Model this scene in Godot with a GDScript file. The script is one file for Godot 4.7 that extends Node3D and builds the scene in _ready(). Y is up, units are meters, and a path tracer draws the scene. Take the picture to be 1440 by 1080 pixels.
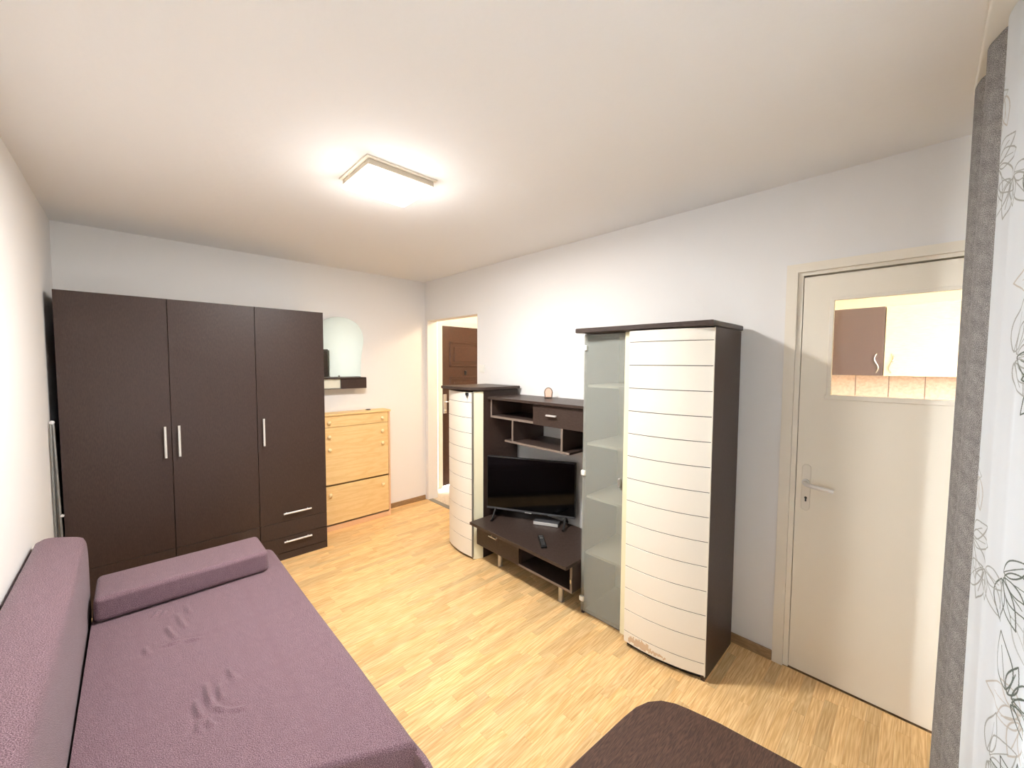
extends Node3D
# A small living room seen from its window. x runs along the back wall, -z towards it, y up; metres.

const H := 2.55      # ceiling height
const XL := -0.366   # left wall
const XR := 2.479    # right wall
const ZB := -4.046   # back wall
const ZF := 0.42     # window wall

# ------------------------------------------------------------------ mesh builder
class MB:
	var v := PackedVector3Array()
	var n := PackedVector3Array()
	var t := PackedVector2Array()
	var c := PackedColorArray()
	var idx := PackedInt32Array()
	var col := Color.WHITE

	func vert(p: Vector3, nn: Vector3, uv := Vector2.ZERO) -> int:
		v.append(p); n.append(nn); t.append(uv); c.append(col)
		return v.size() - 1

	# winding follows the normals: front faces run clockwise
	func face(a: int, b: int, d: int) -> void:
		var g := (v[b] - v[a]).cross(v[d] - v[a])
		if g.length_squared() < 1e-18:
			return
		if g.dot(n[a] + n[b] + n[d]) > 0.0:
			idx.append_array([a, d, b])
		else:
			idx.append_array([a, b, d])

	func quad(p0: Vector3, p1: Vector3, p2: Vector3, p3: Vector3, nn: Vector3, u0 := Vector2.ZERO, u1 := Vector2.ZERO, u2 := Vector2.ZERO, u3 := Vector2.ZERO) -> void:
		var a := vert(p0, nn, u0)
		var b := vert(p1, nn, u1)
		var d := vert(p2, nn, u2)
		var e := vert(p3, nn, u3)
		face(a, b, d)
		face(a, d, e)

	# box with rounded edges; lo and hi corners
	func box(lo: Vector3, hi: Vector3, r := 0.0, k := 1, xf := Transform3D.IDENTITY) -> void:
		var ce := (lo + hi) * 0.5
		var h := (hi - lo) * 0.5
		r = minf(r, minf(h.x, minf(h.y, h.z)) * 0.98)
		if r <= 0.0:
			k = 0
		var inner := h - Vector3.ONE * r
		var ts: Array = []
		for i in range(k + 1):
			ts.append(Vector2(-1.0, tan(-PI / 4.0 + PI / 4.0 * i / maxf(k, 1)) if k > 0 else 0.0))
		for i in range(k + 1):
			ts.append(Vector2(1.0, tan(PI / 4.0 * i / maxf(k, 1)) if k > 0 else 0.0))
		var m := ts.size()
		for ax in 3:
			for s in [-1.0, 1.0]:
				var first := v.size()
				for i in m:
					for j in m:
						var d := Vector3.ZERO
						var b := Vector3.ZERO
						d[ax] = s
						d[(ax + 1) % 3] = ts[i].y
						d[(ax + 2) % 3] = ts[j].y
						b[ax] = s * inner[ax]
						b[(ax + 1) % 3] = ts[i].x * inner[(ax + 1) % 3]
						b[(ax + 2) % 3] = ts[j].x * inner[(ax + 2) % 3]
						d = d.normalized()
						vert(xf * (ce + b + d * r), (xf.basis * d).normalized())
				for i in m - 1:
					for j in m - 1:
						var q := first + i * m + j
						face(q, q + 1, q + m + 1)
						face(q, q + m + 1, q + m)

	# rings of equal size joined; smooth normals from neighbours; caps are flat
	func loft(rings: Array, closed := true, cap0 := true, cap1 := true, out_from := true) -> void:
		var m: int = rings[0].size()
		var k := rings.size()
		var first := v.size()
		for i in k:
			var ring: PackedVector3Array = rings[i]
			var mid := Vector3.ZERO
			for p in ring:
				mid += p
			mid /= m
			for j in m:
				var j0 := (j - 1 + m) % m if closed else maxi(j - 1, 0)
				var j1 := (j + 1) % m if closed else mini(j + 1, m - 1)
				var du: Vector3 = ring[j1] - ring[j0]
				var dv: Vector3 = rings[mini(i + 1, k - 1)][j] - rings[maxi(i - 1, 0)][j]
				var nn := du.cross(dv)
				if nn.length_squared() < 1e-20:
					nn = ring[j] - mid
				nn = nn.normalized()
				vert(ring[j], nn, Vector2(float(j) / (m - 1), float(i) / (k - 1)))
		# one sign for the whole sheet
		if closed and out_from:
			var sum := 0.0
			for i in k:
				var mid := Vector3.ZERO
				for p in rings[i]:
					mid += p
				mid /= m
				for j in m:
					sum += n[first + i * m + j].dot(rings[i][j] - mid)
			if sum < 0.0:
				for q in range(first, v.size()):
					n[q] = -n[q]
		for i in k - 1:
			for j in (m if closed else m - 1):
				var a := first + i * m + j
				var b := first + i * m + (j + 1) % m
				face(a, b, b + m)
				face(a, b + m, a + m)
		for e in [[cap0, 0, 1], [cap1, k - 1, k - 2]]:
			if e[0]:
				var ring: PackedVector3Array = rings[e[1]]
				var mid := Vector3.ZERO
				var mid2 := Vector3.ZERO
				for j in m:
					mid += ring[j] / m
					mid2 += rings[e[2]][j] / m
				var nn := Vector3.ZERO
				for j in m:
					nn += (ring[j] - mid).cross(ring[(j + 1) % m] - mid)
				nn = nn.normalized()
				if nn.dot(mid - mid2) < 0.0:
					nn = -nn
				var f0 := vert(mid, nn)
				for j in m:
					vert(ring[j], nn)
				for j in m:
					face(f0, f0 + 1 + j, f0 + 1 + (j + 1) % m)

	func tube(path: Array, r: float, sides := 10, r1 := -1.0) -> void:
		var rings: Array = []
		var up := Vector3.UP
		for i in path.size():
			var d: Vector3 = (path[mini(i + 1, path.size() - 1)] - path[maxi(i - 1, 0)]).normalized()
			if absf(d.dot(up)) > 0.95:
				up = Vector3.RIGHT if absf(d.x) < 0.9 else Vector3.BACK
			var a := d.cross(up).normalized()
			var b := a.cross(d).normalized()
			up = b
			var rr := r if r1 < 0.0 else lerpf(r, r1, float(i) / (path.size() - 1))
			var ring := PackedVector3Array()
			for j in sides:
				var w := TAU * j / sides
				ring.append(path[i] + (a * cos(w) + b * sin(w)) * rr)
			rings.append(ring)
		loft(rings)

	# profile of (radius, height) pairs turned round an axis
	func lathe(profile: Array, xf := Transform3D.IDENTITY, segs := 20) -> void:
		for i in profile.size() - 1:
			var p: Vector2 = profile[i]
			var q: Vector2 = profile[i + 1]
			var d := (q - p)
			var nn2 := Vector2(d.y, -d.x).normalized()
			var first := v.size()
			for j in segs + 1:
				var w := TAU * j / segs
				var e := Vector3(cos(w), 0, sin(w))
				var nn := (xf.basis * (e * nn2.x + Vector3.UP * nn2.y)).normalized()
				vert(xf * (e * p.x + Vector3.UP * p.y), nn)
				vert(xf * (e * q.x + Vector3.UP * q.y), nn)
			for j in segs:
				var a := first + j * 2
				face(a, a + 1, a + 3)
				face(a, a + 3, a + 2)

	# polygon (in x, z) between two heights with a small chamfer; counterclock or clock does not matter
	func prism(poly: PackedVector2Array, y0: float, y1: float, ch := 0.0, xf := Transform3D.IDENTITY, smooth := true) -> void:
		var m := poly.size()
		var area := 0.0
		for j in m:
			area += poly[j].cross(poly[(j + 1) % m])
		var sg := 1.0 if area > 0.0 else -1.0
		var nrm := PackedVector2Array()
		for j in m:
			var e0 := (poly[j] - poly[(j - 1 + m) % m]).normalized()
			var e1 := (poly[(j + 1) % m] - poly[j]).normalized()
			var a := Vector2(e0.y, -e0.x) * sg
			var b := Vector2(e1.y, -e1.x) * sg
			var s := (a + b).normalized()
			nrm.append(s / maxf(0.5, s.dot(a)))
		var levels: Array = []
		if ch > 0.0:
			levels = [[y0, -ch], [y0 + ch, 0.0], [y1 - ch, 0.0], [y1, -ch]]
		else:
			levels = [[y0, 0.0], [y1, 0.0]]
		for l in levels.size() - 1:
			var la: Array = levels[l]
			var lb: Array = levels[l + 1]
			for j in m:
				var j2 := (j + 1) % m
				var a0: Vector2 = poly[j] + nrm[j] * la[1]
				var a1: Vector2 = poly[j2] + nrm[j2] * la[1]
				var b0: Vector2 = poly[j] + nrm[j] * lb[1]
				var b1: Vector2 = poly[j2] + nrm[j2] * lb[1]
				var e := (poly[j2] - poly[j]).normalized()
				var flat := Vector2(e.y, -e.x) * sg
				var na := (nrm[j].normalized() if smooth and nrm[j].normalized().dot(flat) > 0.85 else flat)
				var nb := (nrm[j2].normalized() if smooth and nrm[j2].normalized().dot(flat) > 0.85 else flat)
				var tilt := 0.0
				if ch > 0.0:
					tilt = -1.0 if l == 0 else (1.0 if l == 2 else 0.0)
				var na3 := (xf.basis * Vector3(na.x, tilt, na.y)).normalized()
				var nb3 := (xf.basis * Vector3(nb.x, tilt, nb.y)).normalized()
				var q := vert(xf * Vector3(a0.x, la[0], a0.y), na3)
				vert(xf * Vector3(a1.x, la[0], a1.y), nb3)
				vert(xf * Vector3(b1.x, lb[0], b1.y), nb3)
				vert(xf * Vector3(b0.x, lb[0], b0.y), na3)
				face(q, q + 1, q + 2)
				face(q, q + 2, q + 3)
		var tri := Geometry2D.triangulate_polygon(poly)
		for e in [[0, -1.0], [levels.size() - 1, 1.0]]:
			var lv: Array = levels[e[0]]
			var f0 := v.size()
			for j in m:
				var p: Vector2 = poly[j] + nrm[j] * lv[1]
				vert(xf * Vector3(p.x, lv[0], p.y), (xf.basis * Vector3(0, e[1], 0)).normalized())
			for j in range(0, tri.size(), 3):
				face(f0 + tri[j], f0 + tri[j + 1], f0 + tri[j + 2])

	func build(origin: Vector3) -> ArrayMesh:
		var vv := PackedVector3Array()
		vv.resize(v.size())
		for i in v.size():
			vv[i] = v[i] - origin
		var arr := []
		arr.resize(Mesh.ARRAY_MAX)
		arr[Mesh.ARRAY_VERTEX] = vv
		arr[Mesh.ARRAY_NORMAL] = n
		arr[Mesh.ARRAY_TEX_UV] = t
		arr[Mesh.ARRAY_COLOR] = c
		arr[Mesh.ARRAY_INDEX] = idx
		var am := ArrayMesh.new()
		am.add_surface_from_arrays(Mesh.PRIMITIVE_TRIANGLES, arr)
		return am

# ------------------------------------------------------------------ scene helpers
var M := {}
var rng := RandomNumberGenerator.new()
var origin := Vector3.ZERO

func mb() -> MB:
	return MB.new()

func bx(x0: float, x1: float, y0: float, y1: float, z0: float, z1: float, r := 0.0015, k := 1) -> MB:
	var b := MB.new()
	b.box(Vector3(minf(x0, x1), y0, minf(z0, z1)), Vector3(maxf(x0, x1), y1, maxf(z0, z1)), r, k)
	return b

func thing(called: String, label: String, category: String, at := Vector3.ZERO, group := "") -> Node3D:
	var o := Node3D.new()
	o.name = called
	o.position = at
	o.set_meta("label", label)
	o.set_meta("category", category)
	if group != "":
		o.set_meta("group", group)
	add_child(o, true)
	origin = at
	return o

func part(parent: Node3D, called: String, b: MB, m: Material, label := "") -> MeshInstance3D:
	var o := MeshInstance3D.new()
	o.name = called
	o.mesh = b.build(origin)
	o.material_override = m
	if label != "":
		o.set_meta("label", label)
	parent.add_child(o, true)
	return o

func struct(called: String, b: MB, m: Material, label: String) -> MeshInstance3D:
	origin = Vector3.ZERO
	var o := part(self, called, b, m, label)
	o.set_meta("kind", "structure")
	return o

func single(called: String, b: MB, m: Material, label: String, category: String, at := Vector3.ZERO) -> MeshInstance3D:
	origin = at
	var o := part(self, called, b, m, label)
	o.position = at
	o.set_meta("category", category)
	return o

# ------------------------------------------------------------------ materials
func noise_bytes(seed_: int, freq: float, w: int, h: int, oct := 3, kind := FastNoiseLite.TYPE_SIMPLEX_SMOOTH) -> PackedByteArray:
	var f := FastNoiseLite.new()
	f.seed = seed_
	f.noise_type = kind
	f.frequency = freq
	f.fractal_octaves = oct
	var im := f.get_seamless_image(w, h, false, false, 0.2, true)
	im.convert(Image.FORMAT_L8)
	return im.get_data()

func tex(w: int, h: int, data: PackedByteArray) -> ImageTexture:
	return ImageTexture.create_from_image(Image.create_from_data(w, h, false, Image.FORMAT_RGB8, data))

# grain runs along the v axis of the picture when scaled unevenly by the material
func wood(seed_: int, dark: Color, light: Color, rings: float, fibre: float, low := 0.006) -> ImageTexture:
	var w := 512
	var a := noise_bytes(seed_, low, w, w, 2)
	var b := noise_bytes(seed_ + 7, 0.06, w, w, 3)
	var out := PackedByteArray()
	out.resize(w * w * 3)
	for i in w * w:
		var s := 0.5 + 0.5 * sin(a[i] / 255.0 * rings)
		var k := clampf(0.5 + (s - 0.5) * (1.0 - fibre) + (b[i] / 255.0 - 0.5) * fibre * 2.0, 0.0, 1.0)
		var q := dark.lerp(light, k)
		out[i * 3] = int(q.r * 255.0)
		out[i * 3 + 1] = int(q.g * 255.0)
		out[i * 3 + 2] = int(q.b * 255.0)
	return tex(w, w, out)

func speckle(seed_: int, dark: Color, light: Color, freq := 0.25, w := 256, contrast := 1.0, cloud := 0.35) -> ImageTexture:
	var a := noise_bytes(seed_, freq, w, w, 2)
	var b := noise_bytes(seed_ + 3, 0.02, w, w, 3)
	var out := PackedByteArray()
	out.resize(w * w * 3)
	for i in w * w:
		var k := clampf(0.5 + (a[i] / 255.0 - 0.5) * contrast + (b[i] / 255.0 - 0.5) * cloud, 0.0, 1.0)
		var q := dark.lerp(light, k)
		out[i * 3] = int(q.r * 255.0)
		out[i * 3 + 1] = int(q.g * 255.0)
		out[i * 3 + 2] = int(q.b * 255.0)
	return tex(w, w, out)

func relief(seed_: int, freq: float, strength: float, w := 256, oct := 3) -> ImageTexture:
	var im := Image.create_from_data(w, w, false, Image.FORMAT_L8, noise_bytes(seed_, freq, w, w, oct))
	im.bump_map_to_normal_map(strength)
	return ImageTexture.create_from_image(im)

func mat(called: String, c: Color, rough := 0.6, metal := 0.0, spec := 0.5) -> StandardMaterial3D:
	var m := StandardMaterial3D.new()
	m.resource_name = called
	m.albedo_color = c
	m.roughness = rough
	m.metallic = metal
	m.metallic_specular = spec
	M[called] = m
	return m

func tri(m: StandardMaterial3D, scale: Vector3, albedo: Texture2D, normal: Texture2D = null, strength := 1.0) -> StandardMaterial3D:
	m.uv1_triplanar = true
	m.uv1_triplanar_sharpness = 8.0
	m.uv1_scale = scale
	if albedo:
		m.albedo_texture = albedo
	if normal:
		m.normal_enabled = true
		m.normal_texture = normal
		m.normal_scale = strength
	return m

func make_materials() -> void:
	var plaster := relief(11, 0.05, 2.0, 256, 4)
	tri(mat("wall_paint", Color8(240, 238, 235), 0.85), Vector3(2, 2, 2), null, plaster, 0.05)
	tri(mat("ceiling_paint", Color8(241, 240, 238), 0.9), Vector3(1, 1, 1), null, plaster, 0.08)
	mat("hall_paint", Color8(250, 240, 226), 0.8)
	mat("kitchen_paint", Color8(248, 236, 204), 0.8)
	var grain := relief(31, 0.12, 1.5)
	tri(mat("wenge", Color.WHITE, 0.42, 0.0, 0.4), Vector3(6, 1.0, 6), wood(41, Color8(58, 44, 38), Color8(70, 54, 47), 30.0, 0.7), grain, 0.12)
	tri(mat("wenge_table", Color.WHITE, 0.5, 0.0, 0.4), Vector3(0.8, 8, 8), wood(43, Color8(58, 40, 33), Color8(92, 67, 55), 40.0, 0.6), grain, 0.3)
	tri(mat("wenge_flat", Color.WHITE, 0.4, 0.0, 0.4), Vector3(8, 8, 0.8), wood(45, Color8(52, 41, 36), Color8(72, 58, 51), 40.0, 0.6), grain, 0.3)
	mat("wenge_edge", Color8(122, 108, 98), 0.5)
	tri(mat("beech", Color.WHITE, 0.5), Vector3(0.5, 3, 3), wood(51, Color8(236, 196, 132), Color8(246, 210, 150), 16.0, 0.35), grain, 0.1)
	mat("beech_edge", Color8(232, 186, 142), 0.55)
	mat("beech_knob", Color8(248, 220, 168), 0.4)
	tri(mat("skirting", Color.WHITE, 0.5), Vector3(1, 6, 1), wood(53, Color8(138, 108, 74), Color8(172, 140, 102), 18.0, 0.5), null)
	var oak := mat("oak", Color.WHITE, 0.36, 0.0, 0.45)
	oak.albedo_texture = wood(61, Color8(220, 172, 112), Color8(252, 216, 158), 40.0, 0.6, 0.011)
	oak.vertex_color_use_as_albedo = true
	mat("subfloor", Color8(120, 90, 58), 0.9)
	tri(mat("hall_tile", Color8(226, 214, 196), 0.4), Vector3(3, 3, 3), speckle(63, Color8(225, 220, 212), Color8(255, 255, 255), 0.05), null)
	mat("gloss_white", Color8(240, 234, 220), 0.28)
	mat("groove", Color8(84, 76, 70), 0.7)
	mat("cream_edge", Color8(234, 228, 196), 0.45)
	mat("cream_shelf", Color8(238, 232, 210), 0.5)
	mat("grey_edge", Color8(140, 136, 126), 0.4, 0.3)
	var frost := mat("frosted_glass", Color8(172, 176, 168, 106), 0.34)
	frost.transparency = BaseMaterial3D.TRANSPARENCY_ALPHA
	var pane := mat("clear_glass", Color(1, 1, 1, 0.06), 0.02, 0.0, 0.3)
	pane.transparency = BaseMaterial3D.TRANSPARENCY_ALPHA
	mat("mirror", Color8(226, 236, 228), 0.02, 1.0)
	mat("chrome", Color8(214, 212, 208), 0.22, 1.0)
	mat("satin", Color8(232, 230, 226), 0.35, 0.5)
	mat("brushed", Color8(196, 194, 190), 0.38, 0.9)
	mat("black_gloss", Color8(5, 5, 6), 0.06, 0.0, 0.3)
	mat("black_plastic", Color8(20, 19, 19), 0.45)
	mat("grey_plastic", Color8(70, 70, 72), 0.5)
	mat("white_plastic", Color8(240, 238, 230), 0.35)
	mat("door_paint", Color8(245, 237, 220), 0.5)
	mat("plate_paint", Color8(238, 230, 214), 0.3)
	mat("frame_paint", Color8(241, 233, 217), 0.42)
	tri(mat("purple_fabric", Color.WHITE, 0.95, 0.0, 0.2), Vector3(2.4, 2.4, 2.4), speckle(71, Color8(80, 58, 66), Color8(168, 140, 147), 0.24, 512, 1.9, 0.10), relief(72, 0.24, 6.0, 512), 0.45)
	M.purple_fabric.rim_enabled = true
	M.purple_fabric.rim = 0.35
	tri(mat("grey_curtain", Color.WHITE, 0.95, 0.0, 0.2), Vector3(4.5, 4.5, 4.5), speckle(75, Color8(98, 97, 98), Color8(196, 195, 194), 0.3, 256, 1.8), relief(76, 0.3, 4.0), 0.5)
	tri(mat("entrance_brown", Color.WHITE, 0.38), Vector3(5, 0.8, 5), wood(81, Color8(48, 27, 18), Color8(72, 42, 29), 30.0, 0.6), grain, 0.2)
	mat("kitchen_brown", Color8(72, 46, 33), 0.5)
	tri(mat("kitchen_oak", Color.WHITE, 0.5), Vector3(5, 5, 0.6), wood(85, Color8(232, 204, 162), Color8(249, 224, 186), 40.0, 0.5), null)
	tri(mat("backsplash", Color.WHITE, 0.3), Vector3(4, 4, 4), speckle(87, Color8(196, 164, 140), Color8(224, 196, 172), 0.03), null)
	mat("grout", Color8(140, 118, 100), 0.9)
	mat("stain", Color8(214, 188, 156), 0.8)
	mat("rubber", Color8(30, 28, 28), 0.8)
	mat("rack_metal", Color8(150, 150, 146), 0.4, 0.5)

func lit(called: String, c: Color, energy: float) -> StandardMaterial3D:
	var m := mat(called, Color8(250, 248, 244), 0.5)
	m.emission_enabled = true
	m.emission = c
	m.emission_energy_multiplier = energy
	return m

# ------------------------------------------------------------------
func _ready() -> void:
	rng.seed = 5
	# camera
	var cam := Camera3D.new()
	cam.name = "camera"
	cam.fov = 88.41
	cam.near = 0.02
	cam.transform = Transform3D(Basis(Vector3(0.721081, 0.004689, 0.692835), Vector3(0.03236, 0.998658, -0.040438), Vector3(-0.692095, 0.051579, 0.719962)).orthonormalized(), Vector3(0, 1.6148, 0))
	add_child(cam)
	cam.current = true
	# sky: a bright overcast day outside the window
	var we := WorldEnvironment.new()
	we.name = "environment"
	var env := Environment.new()
	var sm := ProceduralSkyMaterial.new()
	sm.sky_top_color = Color(0.90, 0.92, 0.95)
	sm.sky_horizon_color = Color(0.97, 0.98, 0.99)
	sm.ground_bottom_color = Color(0.42, 0.42, 0.42)
	sm.ground_horizon_color = Color(0.62, 0.64, 0.66)
	sm.sky_energy_multiplier = 6.0
	sm.ground_energy_multiplier = 2.5
	var sky := Sky.new()
	sky.sky_material = sm
	env.background_mode = Environment.BG_SKY
	env.sky = sky
	env.tonemap_mode = Environment.TONE_MAPPER_LINEAR
	env.tonemap_exposure = 1.03
	env.sdfgi_enabled = true
	env.ssao_enabled = true
	env.ssil_enabled = true
	we.environment = env
	add_child(we)

	make_materials()
	room()
	floor_boards()
	hall()
	kitchen()
	white_door()
	window_side()
	wardrobe()
	shoe_cabinet()
	mirror()
	sofa()
	coffee_table()
	display_cabinet()
	side_cabinet()
	tv_bench()
	wall_shelf()
	television()
	ceiling_lamp()
	small_things()

# ------------------------------------------------------------------ room shell
func wall_boxes(list: Array) -> MB:
	var b := MB.new()
	for q in list:
		b.box(Vector3(q[0], q[2], q[4]), Vector3(q[1], q[3], q[5]))
	return b

func room() -> void:
	var T := 0.13
	struct("wall_back", wall_boxes([[XL - T, XR + T, 0, H, ZB - T, ZB]]), M.wall_paint, "white painted back wall behind wardrobe and mirror")
	struct("wall_left", wall_boxes([[XL - T, XL, 0, H, ZB, ZF + T]]), M.wall_paint, "white painted side wall behind the purple sofa")
	struct("wall_right", wall_boxes([[XR, XR + T, 0, H, ZB, -3.995], [XR, XR + T, 2.105, H, -3.995, -3.08], [XR, XR + T, 0, H, -3.08, -0.47], [XR, XR + T, 2.09, H, -0.47, 0.34], [XR, XR + T, 0, H, 0.34, ZF + T]]), M.wall_paint, "white painted wall with doorway and kitchen door")
	struct("wall_front", wall_boxes([[XL, XR, 0, 0.45, ZF, ZF + T], [XL, XR, 2.38, H, ZF, ZF + T], [XL, -0.2, 0.45, 2.38, ZF, ZF + T], [1.2, XR, 0.45, 2.38, ZF, ZF + T]]), M.wall_paint, "white window wall behind the curtains")
	struct("ceiling", wall_boxes([[XL - T, 4.6, H, H + 0.14, -4.6, 1.1]]), M.ceiling_paint, "off-white painted flat ceiling with the lamp")
	# skirting
	struct("baseboard_back", bx(1.945, XR - 0.014, 0, 0.055, ZB, ZB + 0.014, 0.004), M.skirting, "brown wooden skirting at the foot of the back wall")
	struct("baseboard_right", bx(XR - 0.014, XR, 0, 0.055, -3.07, -0.512, 0.004), M.skirting, "brown wooden skirting along the wall behind the cabinets")
	struct("baseboard_left", bx(XL, XL + 0.014, 0, 0.055, -3.4, ZF, 0.004), M.skirting, "brown wooden skirting behind the sofa")

func floor_boards() -> void:
	origin = Vector3.ZERO
	var f := struct("floor", wall_boxes([[XL - 0.13, XR + 0.06, -0.15, -0.008, ZB - 0.13, ZF + 0.13]]), M.subfloor, "warm oak strip floor laid across the room")
	var rest := MB.new()
	var z := ZB
	var W := 0.0485
	var tone_rng := RandomNumberGenerator.new()
	tone_rng.seed = 17
	var strips: Array = []
	while z < ZF - 0.001:
		var z1 := minf(z + W, ZF)
		var x := XL - rng.randf_range(0.0, 0.4)
		while x < XR:
			var x1: float = x + [0.26, 0.32, 0.38, 0.44][rng.randi() % 4]
			var a := maxf(x, XL)
			var b := minf(x1, XR)
			x = x1
			if b - a < 0.004:
				continue
			var cx := (a + b) * 0.5
			var cz := (z + z1) * 0.5
			# in view: beside the sofa, before the wardrobe and the wall units, beyond the coffee table
			var seen := b > 0.64 and cz < 0.06 and not (cz < -3.56 and b < 1.2) and not (cz < -3.87 and b < 1.95)
			if cz > -0.62 and b < 1.34 or cz > -0.25 and b < 1.45 or cz > -1.25 and b < 0.84:
				seen = false
			if a > 2.04 and (cz > -1.48 and cz < -0.71 or cz < -2.48 and cz > -2.9) or a > 2.25 and cz > -2.48 and cz < -1.48:
				seen = false
			var size := (b - a) * (z1 - z) / pow(Vector3(cx, 1.6, cz).length(), 3.0) if seen else 0.0
			strips.append([size, a, b, z, z1])
		z = z1
	strips.sort_custom(func(p: Array, q: Array) -> bool: return p[0] > q[0])
	for i in strips.size():
		var q: Array = strips[i]
		var single_piece: bool = i < 298 and q[0] > 0.0
		var m := MB.new() if single_piece else rest
		var k := tone_rng.randf_range(0.76, 1.04)
		var warm := tone_rng.randf_range(-0.02, 0.03)
		if tone_rng.randf() < 0.2:
			k = tone_rng.randf_range(1.06, 1.14)
		m.col = Color(k * (1.0 + warm), k, k * (1.0 - warm * 2.0))
		plank(m, q[1], q[2], q[3], q[4], Vector2(tone_rng.randf(), tone_rng.randf()))
		if single_piece:
			part(f, "plank", m, M.oak)
	var r := part(f, "far_planks", rest, M.oak, "oak strips under the furniture and in the far corners")
	r.set_meta("kind", "stuff")

func plank(m: MB, x0: float, x1: float, z0: float, z1: float, off: Vector2) -> void:
	var g := 0.0001
	var c := 0.0005
	x0 += g; x1 -= g; z0 += g; z1 -= g
	var o := [Vector3(x0, -0.0008, z0), Vector3(x1, -0.0008, z0), Vector3(x1, -0.0008, z1), Vector3(x0, -0.0008, z1)]
	var i := [Vector3(x0 + c, 0, z0 + c), Vector3(x1 - c, 0, z0 + c), Vector3(x1 - c, 0, z1 - c), Vector3(x0 + c, 0, z1 - c)]
	var uv := func(p: Vector3) -> Vector2: return Vector2(off.x + (p.z - z0) * 3.2, off.y + (p.x - x0) * 0.18)
	m.quad(i[0], i[1], i[2], i[3], Vector3.UP, uv.call(i[0]), uv.call(i[1]), uv.call(i[2]), uv.call(i[3]))
	var nn := [Vector3(0, 1, -1), Vector3(1, 1, 0), Vector3(0, 1, 1), Vector3(-1, 1, 0)]
	for k in 4:
		var k2 := (k + 1) % 4
		m.quad(i[k], i[k2], o[k2], o[k], nn[k].normalized(), uv.call(i[k]), uv.call(i[k2]), uv.call(o[k2]), uv.call(o[k]))
		var d := Vector3(0, -0.0065, 0)
		m.quad(o[k], o[k2], o[k2] + d, o[k] + d, (nn[k] - Vector3.UP).normalized(), uv.call(o[k]), uv.call(o[k2]), uv.call(o[k2]), uv.call(o[k]))

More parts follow.
